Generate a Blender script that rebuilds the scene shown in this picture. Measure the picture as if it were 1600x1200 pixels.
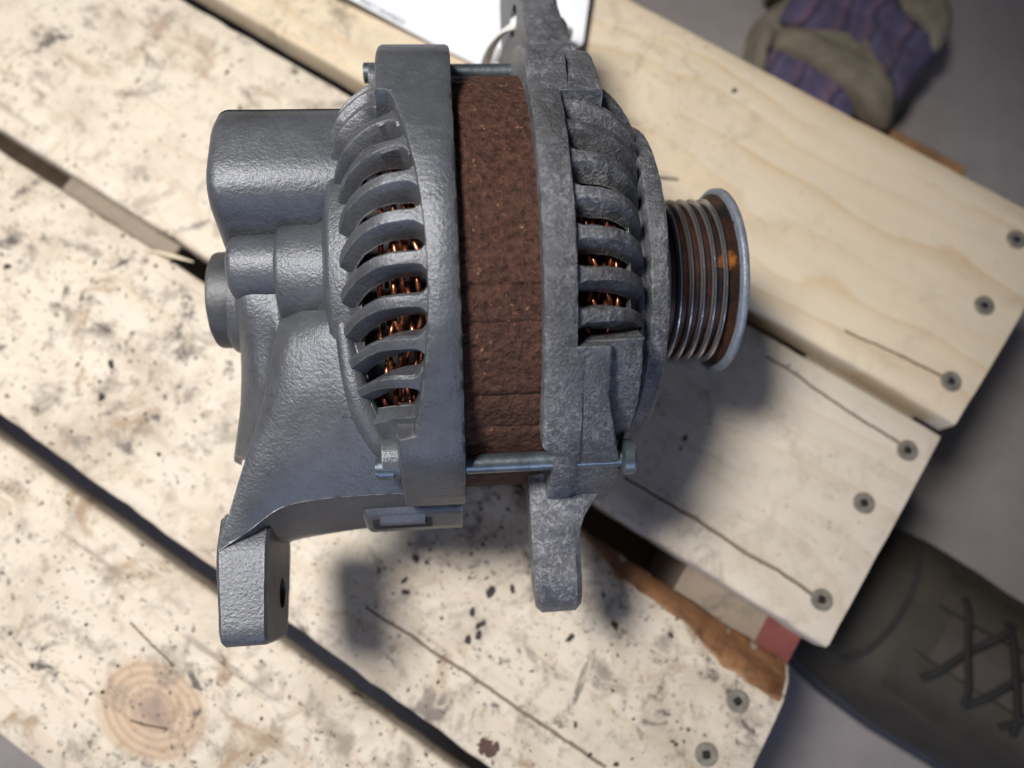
import bpy, bmesh, math, random
from mathutils import Vector, Matrix, noise

scene = bpy.context.scene
for o in list(bpy.data.objects):
    bpy.data.objects.remove(o, do_unlink=True)
C = scene.collection
S = 0.001
rad = math.radians
random.seed(11)

# ------------------------------------------------------------------ camera
D = 325.0; TH = rad(13.5)
cam_pos = Vector((0, -D*math.sin(TH), D*math.cos(TH)))*S
cd = bpy.data.cameras.new('camera'); cam = bpy.data.objects.new('camera', cd); C.objects.link(cam)
cam.location = cam_pos; cam.rotation_euler = (TH, 0, 0)
cd.sensor_fit = 'HORIZONTAL'; cd.sensor_width = 36.0; cd.lens = 36.0*1200/1600
cd.clip_start = 0.01; cd.clip_end = 50
cd.dof.use_dof = True; cd.dof.focus_distance = 0.215; cd.dof.aperture_fstop = 7.0
scene.camera = cam

# ------------------------------------------------------------------ light
world = bpy.data.worlds.new('World'); scene.world = world; world.use_nodes = True
bg = world.node_tree.nodes['Background']
bg.inputs[0].default_value = (0.70, 0.76, 1.0, 1); bg.inputs[1].default_value = 0.055

def lamp(name, kind, loc, aim, energy, color, size=0.1, **kw):
    d = bpy.data.lights.new(name, kind); o = bpy.data.objects.new(name, d); C.objects.link(o)
    o.location = Vector(loc); o.rotation_euler = (Vector(aim)-Vector(loc)).to_track_quat('-Z', 'Y').to_euler()
    d.energy = energy; d.color = color
    if kind == 'AREA':
        d.shape = kw.get('shape', 'DISK'); d.size = size
        if 'size_y' in kw: d.size_y = kw['size_y']
    else:
        d.shadow_soft_size = size
        if kind == 'SPOT':
            d.spot_size = kw['angle']; d.spot_blend = kw['blend']
    return o
lamp('ceiling_lamp', 'SPOT', (-0.36, 0.09, 0.95), (-0.13, 0.04, 0.0), 60, (1.0, 0.965, 0.92), 0.12, angle=rad(51), blend=0.9)
lamp('work_lamp', 'AREA', (-0.62, -0.50, 1.0), (0.05, 0.05, 0.0), 0.7, (1.0, 0.93, 0.86), 0.22)
lamp('window_light', 'AREA', (0.15, -1.5, 0.55), (0, 0, 0.05), 7, (0.55, 0.66, 1.0), 0.7, shape='RECTANGLE', size_y=0.6)

vs = scene.view_settings
vs.view_transform = 'Standard'; vs.look = 'None'; vs.exposure = 0.0; vs.gamma = 1.0
vs.use_curve_mapping = False
scene.render.resolution_x = 1024; scene.render.resolution_y = 768

# ------------------------------------------------------------------ node helpers
class NT:
    def __init__(s, name):
        s.m = bpy.data.materials.new(name); s.m.use_nodes = True
        s.t = s.m.node_tree; s.b = s.t.nodes['Principled BSDF']
        s.tc = s.t.nodes.new('ShaderNodeTexCoord')
    def n(s, typ, **kw):
        x = s.t.nodes.new('ShaderNode'+typ)
        for k, v in kw.items(): setattr(x, k, v)
        return x
    def link(s, a, b): s.t.links.new(a, b)
    def put(s, sock, v):
        if hasattr(v, 'links') or hasattr(v, 'is_linked'): s.link(v, sock)
        else: sock.default_value = v
    def mapping(s, scale=(1, 1, 1), loc=(0, 0, 0), rot=(0, 0, 0), src=None):
        x = s.n('Mapping'); s.link(src or s.tc.outputs['Object'], x.inputs[0])
        x.inputs['Scale'].default_value = scale; x.inputs['Location'].default_value = loc; x.inputs['Rotation'].default_value = rot
        return x.outputs[0]
    def noise(s, scale, detail=4, rough=.55, vec=None, dist=0.0):
        x = s.n('TexNoise'); s.link(vec or s.tc.outputs['Object'], x.inputs['Vector'])
        x.inputs['Scale'].default_value = scale; x.inputs['Detail'].default_value = detail
        x.inputs['Roughness'].default_value = rough; x.inputs['Distortion'].default_value = dist
        return x.outputs['Fac']
    def voronoi(s, scale, vec=None, feature='F1', out='Distance', rnd=1.0):
        x = s.n('TexVoronoi'); x.feature = feature; s.link(vec or s.tc.outputs['Object'], x.inputs['Vector'])
        x.inputs['Scale'].default_value = scale; x.inputs['Randomness'].default_value = rnd
        return x.outputs[out]
    def ramp(s, fac, stops, interp='LINEAR'):
        x = s.n('ValToRGB'); s.link(fac, x.inputs[0]); x.color_ramp.interpolation = interp
        e = x.color_ramp.elements
        while len(e) < len(stops): e.new(0.5)
        for i, (p, c) in enumerate(stops):
            e[i].position = p; e[i].color = (c, c, c, 1) if isinstance(c, (int, float)) else (*c, 1)
        return x.outputs[0]
    def mix(s, fac, a, b, blend='MIX'):
        x = s.n('Mix', data_type='RGBA', blend_type=blend)
        s.put(x.inputs['Factor'], fac)
        for k, v in ((6, a), (7, b)):
            if isinstance(v, tuple): x.inputs[k].default_value = (*v, 1)
            else: s.link(v, x.inputs[k])
        return x.outputs[2]
    def math(s, op, a, b=0.0, c=None):
        x = s.n('Math', operation=op); s.put(x.inputs[0], a); s.put(x.inputs[1], b)
        if c is not None: s.put(x.inputs[2], c)
        return x.outputs[0]
    def bump(s, h, strength=.3, dist=.001, prev=None):
        x = s.n('Bump'); s.link(h, x.inputs['Height']); x.inputs['Strength'].default_value = strength
        x.inputs['Distance'].default_value = dist
        if prev: s.link(prev, x.inputs['Normal'])
        return x.outputs[0]
    def done(s, color=None, rough=.5, metal=0.0, normal=None, spec=None):
        if color is not None:
            if isinstance(color, tuple): s.b.inputs['Base Color'].default_value = (*color, 1)
            else: s.link(color, s.b.inputs['Base Color'])
        s.put(s.b.inputs['Roughness'], rough); s.put(s.b.inputs['Metallic'], metal)
        if normal is not None: s.link(normal, s.b.inputs['Normal'])
        if spec is not None: s.b.inputs['Specular IOR Level'].default_value = spec
        return s.m

def plain(name, col, rough=.6, metal=0.0, var=.25, scale=150, bump=.15):
    t = NT(name); f = t.noise(scale, 5)
    c = t.mix(t.ramp(f, [(.3, 0.0), (.7, 1.0)]), tuple(x*(1-var) for x in col), tuple(min(1, x*(1+var)) for x in col))
    return t.done(c, rough, metal, t.bump(t.noise(scale*4, 4), bump, .0006))

# ------------------------------------------------------------------ materials
def cast_metal(name, dark, light, corrosion, roughbump, midk=.55):
    t = NT(name)
    big = t.noise(28, 5, .6); mid = t.noise(160, 6, .65); fine = t.noise(900, 3, .6)
    c = t.mix(t.ramp(big, [(.30, 0.0), (.72, 1.0)]), dark, light)
    c = t.mix(t.ramp(mid, [(.40, 0.0), (.60, midk)]), c, tuple(x*1.35 for x in light))
    # pale oxide blooms with a shape of their own
    ox = t.math('ADD', t.math('MULTIPLY', t.noise(380, 8, .74, dist=.5), .62), t.math('MULTIPLY', t.noise(1100, 4, .65), .38)); patch = t.noise(38, 6, .65)
    oxm = t.math('MULTIPLY', t.ramp(ox, [(.48, 0.0), (.62, .75)]), t.ramp(patch, [(.36, 0.06), (.66, 1.0)]))
    oxm = t.math('MULTIPLY', oxm, corrosion)
    c = t.mix(oxm, c, (.46, .47, .50))
    oil = t.noise(17, 5, .6, t.mapping((1, 1, 1), (3, 1, 5))); c = t.mix(t.math('MULTIPLY', t.ramp(oil, [(.54, 0.0), (.66, 1.0)]), .55), c, (.040, .038, .036))
    bv = t.n('Bevel'); bv.samples = 4; bv.inputs['Radius'].default_value = .0007; ge = t.n('NewGeometry')
    dt = t.n('VectorMath', operation='DOT_PRODUCT'); t.link(bv.outputs[0], dt.inputs[0]); t.link(ge.outputs['Normal'], dt.inputs[1])
    edge = t.ramp(dt.outputs['Value'], [(.80, 1.0), (.985, 0.0)])
    edge = t.math('MULTIPLY', edge, t.ramp(t.noise(260, 4, .6), [(.38, 0.0), (.58, .75)])); c = t.mix(edge, c, (.46, .46, .47))
    # dark grime specks
    gr = t.noise(340, 5, .7); c = t.mix(t.math('MULTIPLY', t.ramp(gr, [(.63, 0.0), (.70, 1.0)]), .6), c, (.035, .034, .036))
    rs = t.noise(120, 6, .7); c = t.mix(t.math('MULTIPLY', t.ramp(rs, [(.69, 0.0), (.74, 1.0)]), .6), c, (.16, .09, .05))
    n1 = t.bump(t.noise(850, 6, .65), .34*roughbump, .0009)
    n2 = t.bump(ox, .35*roughbump*corrosion+.05, .0014, n1)
    n3 = t.bump(fine, .30, .0006, n2)
    rough = t.math('ADD', t.math('MULTIPLY', mid, .24), .27)
    rough = t.math('ADD', rough, t.math('MULTIPLY', oxm, .3))
    metal = t.math('SUBTRACT', .42, t.math('MULTIPLY', oxm, .38))
    return t.done(c, rough, metal, n3)
M = {}
M['rear_cast'] = cast_metal('rear_cast_aluminium', (.066, .071, .083), (.115, .121, .136), .06, .9, .22)
M['front_cast'] = cast_metal('front_cast_aluminium', (.074, .078, .090), (.140, .145, .158), 1.0, 1.8, .45)

def rust_core():
    t = NT('rusted_laminations')
    v = t.mapping((1, 1, 1)); f = t.noise(480, 8, .68, v); g = t.noise(40, 4)
    c = t.mix(t.ramp(f, [(.35, 0.0), (.65, 1.0)]), (.038, .016, .011), (.136, .060, .039))
    c = t.mix(t.ramp(g, [(.4, 0.0), (.7, .6)]), c, (.080, .036, .024))
    p = t.noise(620, 3, .5); c = t.mix(t.ramp(p, [(.66, 0.0), (.71, .8)]), c, (.34, .17, .10))
    c = t.mix(t.ramp(p, [(.30, .8), (.36, 0.0)]), c, (.018, .008, .006))
    sepx = t.n('SeparateXYZ'); t.link(t.tc.outputs['Object'], sepx.inputs[0])
    lam = t.math('SINE', t.math('MULTIPLY', sepx.outputs[0], 7200.0))
    h = t.bump(lam, .12, .0006); h = t.bump(f, .95, .0024, h); h = t.bump(t.noise(800, 4, .6), .6, .0014, h); h = t.bump(t.voronoi(430), .5, .0014, h)
    return t.done(c, .72, .1, h, .35)
M['core'] = rust_core()
def copper():
    t = NT('copper_wire'); f = t.noise(90, 3)
    c = t.mix(t.ramp(f, [(.35, 0.0), (.65, 1.0)]), (.12, .032, .016), (.50, .19, .10))
    return t.done(c, .28, .9)
M['copper'] = copper()
M['dark'] = plain('shade_grime_black', (.012, .011, .011), .8)  # near-black: painted shade inside housing and pad slot, grime in screw drives
M['bolt'] = plain('blued_bolt_steel', (.13, .16, .18), .38, .75, .35, 120, .2)
M['cap'] = plain('dark_bearing_cap', (.062, .064, .068), .5, .3, .3, 160, .25)
def pulley_mat():
    t = NT('worn_pulley_steel')
    sep = t.n('SeparateXYZ'); t.link(t.tc.outputs['Object'], sep.inputs[0])
    r = t.math('SQRT', t.math('ADD', t.math('POWER', sep.outputs[1], 2.0), t.math('POWER', sep.outputs[2], 2.0)))
    f = t.noise(110, 6, .7)
    rustm = t.ramp(f, [(.40, 0.0), (.62, 1.0)])
    groove = t.mix(rustm, (.020, .017, .017), (.085, .034, .018))
    o = t.noise(75, 3, .5); groove = t.mix(t.ramp(o, [(.70, 0.0), (.73, 1.0)]), groove, (.42, .14, .03))
    pt = t.n('VectorMath', operation='DISTANCE'); t.link(t.tc.outputs['Object'], pt.inputs[0]); pt.inputs[1].default_value = (.0702, -.003, .0262)
    pd = t.math('ADD', pt.outputs['Value'], t.math('MULTIPLY', t.math('SUBTRACT', t.noise(380, 5, .7), .5), .010))
    groove = t.mix(t.ramp(t.math('MULTIPLY', pd, 100.0), [(.10, .85), (.34, 0.0)]), groove, (.46, .17, .03))
    top = t.ramp(t.math('MULTIPLY', r, 20.0), [(.520, 0.0), (.542, 1.0)])
    top = t.math('MULTIPLY', top, t.math('LESS_THAN', sep.outputs[0], .0702))
    c = t.mix(top, groove, (.66, .66, .68))
    rough = t.mix(top, (.45, .45, .45), (.26, .26, .26))
    x = t.n('RGBToBW'); t.link(rough, x.inputs[0])
    mt = t.math('ADD', t.math('MULTIPLY', top, .55), .4)
    return t.done(c, x.outputs[0], mt, t.bump(t.noise(500, 4), .2, .0006))
M['pulley'] = pulley_mat()
M['flange'] = cast_metal('zinc_flange', (.13, .155, .20), (.24, .27, .32), .5, .8)

def wood(name, base, late, knots=(), cracks=(), dirt=.6, stains=1.0, seed=0.0, orange=0.3, offset=0.0, fade=None):
    """pine plank; x runs along the plank, y across (metres, object space)"""
    t = NT(name)
    v = t.mapping((1, 1, 1), (seed, seed*.37, 0))
    wob = t.noise(6.0, 3, .5, t.mapping((1.0, 3.0, 3.0), (seed, seed, 0)))
    sep = t.n('SeparateXYZ'); t.link(t.tc.outputs['Object'], sep.inputs[0])
    y = t.math('ADD', sep.outputs[1], t.math('MULTIPLY', t.math('SUBTRACT', wob, .5), .085))
    knotmask = None
    for kx, ky, kr, ks in knots:
        dx = t.math('MULTIPLY', t.math('SUBTRACT', sep.outputs[0], kx), .72)
        dy = t.math('SUBTRACT', sep.outputs[1], ky)
        d = t.math('SQRT', t.math('ADD', t.math('POWER', dx, 2.0), t.math('POWER', dy, 2.0)))
        k = t.math('POWER', 2.718, t.math('MULTIPLY', t.math('POWER', t.math('DIVIDE', d, kr*1.9), 2.0), -1.0))
        y = t.math('ADD', y, t.math('MULTIPLY', t.math('MULTIPLY', t.math('SIGN', dy), k), -kr*ks))
        kk = t.n('MapRange'); t.link(t.math('ADD', d, t.math('MULTIPLY', t.math('SUBTRACT', wob, .5), .012)), kk.inputs[0])
        kk.inputs[1].default_value = kr; kk.inputs[2].default_value = kr*.82; 
        ring = t.math('SINE', t.math('MULTIPLY', d, 2200.0))
        dark = t.n('MapRange'); t.link(d, dark.inputs[0]); dark.inputs[1].default_value = kr*.45; dark.inputs[2].default_value = kr*.12
        item = (kk.outputs[0], ring, dark.outputs[0])
        knotmask = (knotmask or []) + [item]
    g = t.math('FRACT', t.math('MULTIPLY', t.math('ADD', y, offset), 62.0))
    line = t.ramp(g, [(0.0, 0.0), (.45, .12), (.78, .55), (.92, 1.0), (1.0, 0.0)])
    vary = t.ramp(t.noise(14, 2, .5, t.mapping((.6, 3.5, 1), (seed*2, 0, 0))), [(.35, .15), (.7, 1.0)])
    line = t.math('MULTIPLY', t.math('MULTIPLY', line, vary), orange)
    c = t.mix(line, base, late)
    fib = t.noise(120, 4, .6, t.mapping((.06, 1.0, 1.0), (seed, 0, 0)))
    c = t.mix(t.ramp(fib, [(.3, .0), (.8, .30)]), c, tuple(x*.62 for x in base))
    tone = t.noise(9, 3, .5, v); c = t.mix(t.ramp(tone, [(.3, 0.0), (.75, .35)]), c, tuple(x*.80 for x in base))
    if knotmask:
        for a, ring, dk in knotmask:
            kc = t.mix(t.math('MULTIPLY', t.math('ADD', ring, 1.0), .45), (.50, .36, .24), (.36, .235, .15))
            kc = t.mix(dk, kc, (.25, .15, .11))
            c = t.mix(t.math('MULTIPLY', a, .8), c, kc)
    # handling dirt: smears, grey patches, scratches, specks
    amount = 1.0
    if fade is not None:
        mr = t.n('MapRange'); t.link(sep.outputs[0], mr.inputs[0]); mr.inputs[1].default_value = fade[0]; mr.inputs[2].default_value = fade[1]
        mr.inputs[3].default_value = 1.0; mr.inputs[4].default_value = fade[2]; amount = mr.outputs[0]
    def d(f, k): return t.math('MULTIPLY', t.math('MULTIPLY', f, k*dirt), amount)
    zone = t.ramp(t.noise(11, 3, .6, t.mapping((1, 1, 1), (seed+6, 4, 0))), [(.34, .30), (.58, 1.25)])
    if fade is None or True:
        amount = t.math('MULTIPLY', zone, amount)
    sm = t.noise(26, 6, .68, v, .6); c = t.mix(d(t.ramp(sm, [(.47, 0.0), (.66, 1.0)]), .48*stains), c, (.30, .235, .17))
    sm2 = t.noise(70, 6, .7, t.mapping((1, 1, 1), (seed+3, 1, 0)), .4); c = t.mix(d(t.ramp(sm2, [(.52, 0.0), (.66, 1.0)]), .75*stains), c, (.20, .165, .135))
    sc = t.noise(60, 4, .6, t.mapping((.25, 2.4, 1), (seed, 5, 0), (0, 0, 1.1))); c = t.mix(d(t.ramp(sc, [(.64, 0.0), (.70, 1.0)]), .5), c, (.22, .18, .15))
    sc2 = t.noise(110, 3, .5, t.mapping((.12, 1.6, 1), (seed+2, 9, 0), (0, 0, -.5))); c = t.mix(d(t.ramp(sc2, [(.66, 0.0), (.72, 1.0)]), .5), c, (.25, .19, .14))
    br = t.noise(34, 7, .7, t.mapping((1, 1, 1), (seed+11, 8, 0)), .8); c = t.mix(d(t.ramp(br, [(.56, 0.0), (.66, 1.0)]), .7), c, (.30, .205, .125))
    bk_ = t.noise(52, 8, .74, t.mapping((1, 1, 1), (seed+21, 3, 0)), .5); c = t.mix(d(t.ramp(bk_, [(.57, 0.0), (.64, 1.0)]), .9), c, (.10, .085, .075))
    sp = t.noise(420, 3, .6, v); c = t.mix(d(t.ramp(sp, [(.63, 0.0), (.70, 1.0)]), .95), c, (.06, .05, .045))
    sp2 = t.voronoi(150, t.mapping((1, 1, 1), (seed, 2, 0)), rnd=1.0); msk = t.noise(22, 3, .5, t.mapping((1, 1, 1), (7, seed, 0)))
    c = t.mix(d(t.math('MULTIPLY', t.ramp(sp2, [(.10, 1.0), (.17, 0.0)]), t.ramp(msk, [(.48, 0.0), (.60, 1.0)])), .95), c, (.05, .042, .04))
    h = None
    for x0, y0, x1, y1, w in cracks:
        tt = t.n('MapRange'); t.link(sep.outputs[0], tt.inputs[0]); tt.inputs[1].default_value = x0; tt.inputs[2].default_value = x1
        tt.inputs[3].default_value = y0; tt.inputs[4].default_value = y1
        jit = t.math('MULTIPLY', t.math('SUBTRACT', t.noise(38, 6, .65, v), .5), .0042)
        dd = t.math('ABSOLUTE', t.math('SUBTRACT', t.math('ADD', sep.outputs[1], jit), tt.outputs[0]))
        m = t.n('MapRange'); t.link(dd, m.inputs[0]); m.inputs[1].default_value = w*1.1; m.inputs[2].default_value = w*.2
        ins = t.math('MULTIPLY', t.math('GREATER_THAN', sep.outputs[0], x0), t.math('LESS_THAN', sep.outputs[0], x1))
        mm = t.math('MULTIPLY', m.outputs[0], ins)
        c = t.mix(t.math('MULTIPLY', mm, .8), c, (.16, .095, .045))
        h = mm if h is None else t.math('MAXIMUM', h, mm)
    nb = t.bump(t.math('ADD', t.math('MULTIPLY', fib, .5), t.math('MULTIPLY', sm2, .5)), .35, .0008)
    if h is not None:
        nb = t.bump(t.math('SUBTRACT', 1.0, h), .8, .0015, nb)
    return t.done(c, .62, 0, nb, .35)
PALE = (.66, .55, .41); PALEW = (.66, .588, .488)

# ------------------------------------------------------------------ mesh helpers
def mesh(name, verts, faces, mat, parent=None, angle=35, bevel=None, loc=None, recalc=True, seg=2):
    me = bpy.data.meshes.new(name)
    me.from_pydata([Vector(v)*S for v in verts], [], faces)
    if recalc:
        bm = bmesh.new(); bm.from_mesh(me); bmesh.ops.recalc_face_normals(bm, faces=bm.faces); bm.to_mesh(me); bm.free()
    me.shade_smooth(); me.set_sharp_from_angle(angle=rad(angle))
    me.materials.append(mat)
    o = bpy.data.objects.new(name, me); C.objects.link(o)
    if parent: o.parent = parent
    if loc is not None: o.location = Vector(loc)*S
    if bevel:
        b = o.modifiers.new('bevel', 'BEVEL'); b.width = bevel*S; b.segments = seg; b.limit_method = 'ANGLE'; b.angle_limit = rad(38)
        b.harden_normals = False
    return o
def tag(o, label=None, cat=None, group=None, kind=None):
    if label: o['label'] = label
    if cat: o['category'] = cat
    if group: o['group'] = group
    if kind: o['kind'] = kind
    return o
def empty(name, loc=(0, 0, 0)):
    o = bpy.data.objects.new(name, None); C.objects.link(o); o.location = Vector(loc)*S; o.empty_display_size = .02
    return o
def tube(pts, r, n=8, closed=False, flat=1.0):
    pts = [Vector(p) for p in pts]; V = []; F = []
    up = Vector((0.13, .2, 1)).normalized()
    for i, p in enumerate(pts):
        a = pts[i-1] if (i or closed) else p; b = pts[(i+1) % len(pts)] if (i < len(pts)-1 or closed) else p
        d = (b-a).normalized(); x = d.cross(up).normalized(); y = x.cross(d).normalized()
        rr = r(i/(len(pts)-1)) if callable(r) else r
        for k in range(n):
            t = 2*math.pi*k/n; V.append(p+x*math.cos(t)*rr+y*math.sin(t)*rr*flat)
    m = len(pts)
    for i in range(m if closed else m-1):
        for k in range(n):
            F.append((i*n+k, i*n+(k+1) % n, ((i+1) % m)*n+(k+1) % n, ((i+1) % m)*n+k))
    if not closed:
        F.append(tuple(range(n))); F.append(tuple((m-1)*n+k for k in range(n)))
    return V, F
def smoothline(pts, n=8):
    pts = [Vector(p) for p in pts]; out = []
    for i in range(len(pts)-1):
        p0 = pts[max(i-1, 0)]; p1 = pts[i]; p2 = pts[i+1]; p3 = pts[min(i+2, len(pts)-1)]
        for k in range(n):
            t = k/n
            out.append(.5*((2*p1)+(-p0+p2)*t+(2*p0-5*p1+4*p2-p3)*t*t+(-p0+3*p1-3*p2+p3)*t**3))
    out.append(pts[-1]); return out
def merge(parts):
    V = []; F = []
    for v, f in parts:
        o = len(V); V += list(v); F += [tuple(i+o for i in q) for q in f]
    return V, F
def jig(v, amp, sc):
    v = Vector(v); return v+noise.noise_vector(v*sc)*amp

# ------------------------------------------------------------------ floor
FZ = -130.0
def concrete():
    t = NT('concrete_floor'); f = t.noise(7, 6, .6); g = t.noise(60, 6, .65)
    c = t.mix(t.ramp(f, [(.3, 0.0), (.7, 1.0)]), (.235, .21, .205), (.31, .285, .28))
    c = t.mix(t.ramp(g, [(.45, 0.0), (.75, .4)]), c, (.19, .17, .165))
    return t.done(c, .75, 0, t.bump(g, .2, .001))
N = 40
V = []; F = []
for i in range(N+1):
    for j in range(N+1):
        x = -2500+5000*i/N; y = -2500+5000*j/N
        V.append((x, y, FZ+noise.noise(Vector((x, y, 0))*.004)*1.2-.6))
for i in range(N):
    for j in range(N):
        a = i*(N+1)+j; F.append((a, a+1, a+N+2, a+N+1))
floor = mesh('floor', V, F, concrete(), recalc=False); floor['kind'] = 'structure'

# ------------------------------------------------------------------ pallet
ANG = rad(-32.5)
pallet = empty('pallet', (0, 0, FZ)); pallet.rotation_euler = (0, 0, ANG)
tag(pallet, 'dirty pine slatted pallet carrying the alternator, screws along its right end', 'pallet')
TZ = -FZ     # top of boards above the pallet's base
def edge_jag(x, amp, seed): return noise.noise(Vector((x*.09, seed, 0)))*amp + noise.noise(Vector((x*.5, seed, 3)))*amp*.35
def plank(u0, u1, lo, hi, mat, seed, skew=(0, 0), jag=.6, thick=14, wane=None, zoff=0):
    """lo/hi: (value at u0, value at u1) of the two long edges. Built as a shallow grid with rounded arrises."""
    nx = 90; prof = [0, .4, 1.2, 2.6]
    V = []; F = []
    def row(i, z, inset):
        pass
    cols = None
    for i in range(nx+1):
        f = i/nx; l = lo[0]+(lo[1]-lo[0])*f; h = hi[0]+(hi[1]-hi[0])*f
        u = u0+(u1-u0)*f
        l += edge_jag(u, jag, seed); h += edge_jag(u, jag, seed+9)
        ux0 = u
        top = []
        w = 0.0
        if wane and wane(u) > 0: w = wane(u)
        pts = [(l+.0, -thick), (l, -2.0), (l+.5, -.7), (l+1.6, 0)]
        for k in range(1, 12):
            pts.append((l+1.6+(h-w-l-3.2)*k/12, 0))
        pts += [(h-w-1.6, 0), (h-.5-w*.45, -.7-w*.40), (h, -2.0-w*.9), (h, -thick)]
        for (n_, z) in pts:
            uu = u + ((n_-lo[0])/(hi[0]-lo[0]))*(skew[1] if f > .5 else skew[0])*(abs(f-.5)*2)
            zz = z + (noise.noise(Vector((uu*.012, n_*.03, seed)))*.25 if z > -1 else 0)
            if i in (0, nx) and z > -1: zz -= .5
            if i in (0, nx): uu += noise.noise(Vector((n_*.35, seed, 7)))*.5
            V.append((uu, n_, zz+TZ+zoff))
    m = 19
    for i in range(nx):
        for k in range(m-1):
            a = i*m+k; F.append((a, a+1, a+m+1, a+m))
        F.append((i*m+m-1, i*m, (i+1)*m, (i+1)*m+m-1))
    F.append(tuple(range(m))); F.append(tuple(nx*m+k for k in range(m)))
    return mesh('plank', V, F, mat, pallet, angle=40)
w1 = wood('pine_clean', (.68, .58, .435), (.55, .36, .17), cracks=((.108, .0975, .152, .1010, .0006),), dirt=.42, seed=1.3, orange=.75, fade=(-.10, .04, .25))
w2 = wood('pine_dirty_middle', PALEW, (.50, .36, .22), cracks=((.085, .0688, .150, .0650, .0007), (.060, -.0078, .147, -.0078, .0009)), dirt=.95, seed=4.1, orange=.55, fade=(-.05, .12, .28))
w3 = wood('pine_specked', PALEW, (.52, .38, .24), cracks=((.0, -.1072, .110, -.1066, .0007),), dirt=1.0, seed=7.7, orange=.5)
w4 = wood('pine_with_knot', PALEW, (.52, .38, .24), knots=((-.0468, -.1827, .0185, 1.4),), cracks=((-.052, -.1905, -.038, -.1850, .0005), (-.075, -.162, -.05, -.166, .0004)), dirt=1.0, seed=12.2, orange=.6, stains=.8)
def wane3(u):
    if u < 58: return 0.0
    w = min(1, (u-58)/22)*7.0+2.2*noise.noise(Vector((u*.11, 4, 0)))
    if u > 112: w += min(1, (u-112)/20)*6
    return max(0, w)
p1 = plank(-420, 166, (84.2, 85.2), (190.5, 192.5), w1, 1.0, skew=(0, 6))
p2 = plank(-430, 161, (-25.2, -23.4), (74.4, 78), w2, 2.0, skew=(0, 2))
p3 = plank(-420, 158.5, (-122.5, -132.0), (-31.5, -36.0), w3, 3.0, skew=(0, -3), jag=.9, wane=wane3)
p4 = plank(-420, 158, (-218, -224), (-130.0, -139.0), w4, 4.0, jag=.6)
tag(p1, 'clean yellow pine plank with orange grain'); tag(p3, 'pine plank with brown bark wane on its upper edge')
tag(p4, 'pine plank with a large round knot')
# bark wane left on the third plank's edge
def bark_mat():
    t = NT('bark_wane'); f = t.noise(70, 5, .65, t.mapping((.5, 1.2, 1)))
    c = t.mix(t.ramp(f, [(.35, 0.0), (.6, 1.0)]), (.10, .042, .018), (.28, .135, .06))
    c = t.mix(t.ramp(t.noise(35, 3), [(.58, 0.0), (.64, .8)]), c, (.40, .28, .16))
    return t.done(c, .55, 0, t.bump(f, .4, .001))
V = []; F = []
nu = 60
for i in range(nu+1):
    u = 59+(157.0-59)*i/nu; f = (u+420)/(158.5+420); h = -31.5-4.5*f+edge_jag(u, .9, 12.0)
    w = max(.15, wane3(u))
    for (n_, z) in ((h-w-2.6, -.2), (h-w-1.2, .45), (h-.2-w*.45, .1-w*.40), (h+.15, -2.0-w*.9), (h+.15, -12)):
        V.append((u+(-3)*max(0, (f-.5)*2)*.93, n_+noise.noise(Vector((u*.3, n_, 5)))*.35, z+TZ))
for i in range(nu):
    for k in range(4):
        a = i*5+k; F.append((a, a+1, a+6, a+5))
bk = mesh('bark_wane', V, F, bark_mat(), p3, angle=60)
tag(bk, 'orange brown bark wane along the plank edge')
# stringers under the planks
ws = wood('pine_stringer', (.26, .21, .165), (.34, .24, .15), dirt=.5, seed=20.0)
def boxmesh(name, x0, x1, y0, y1, z0, z1, mat, parent, bevel=1.0):
    V = [(x, y, z) for x in (x0, x1) for y in (y0, y1) for z in (z0, z1)]
    F = [(0, 1, 3, 2), (4, 6, 7, 5), (0, 4, 5, 1), (2, 3, 7, 6), (0, 2, 6, 4), (1, 5, 7, 3)]
    return mesh(name, V, F, mat, parent, bevel=bevel)
str1 = boxmesh('stringer', 102, 155, -232, 189, 20, TZ-14.4, ws, pallet)
boxmesh('stringer', -232, -166, -75, 18, 20, TZ-14.4, ws, pallet)
bd = plain('stained_lower_board', (.30, .16, .07), .6, 0, .35, 60, .2)
boxmesh('lower_board', 40, 147, 205, 284, 0.5, 24, bd, pallet, 1.5)
boxmesh('lower_board', -420, 140, -60, 40, 0.5, 19.6, plain('old_lower_board', (.16, .11, .07), .7), pallet, 1.5)
red = plain('red_paint', (.17, .042, .035), .65, 0, .2, 90, .1)
boxmesh('paint_mark', 140, 155.5, -50, -15, TZ-30, TZ-14.1, red, str1, .2)
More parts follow.
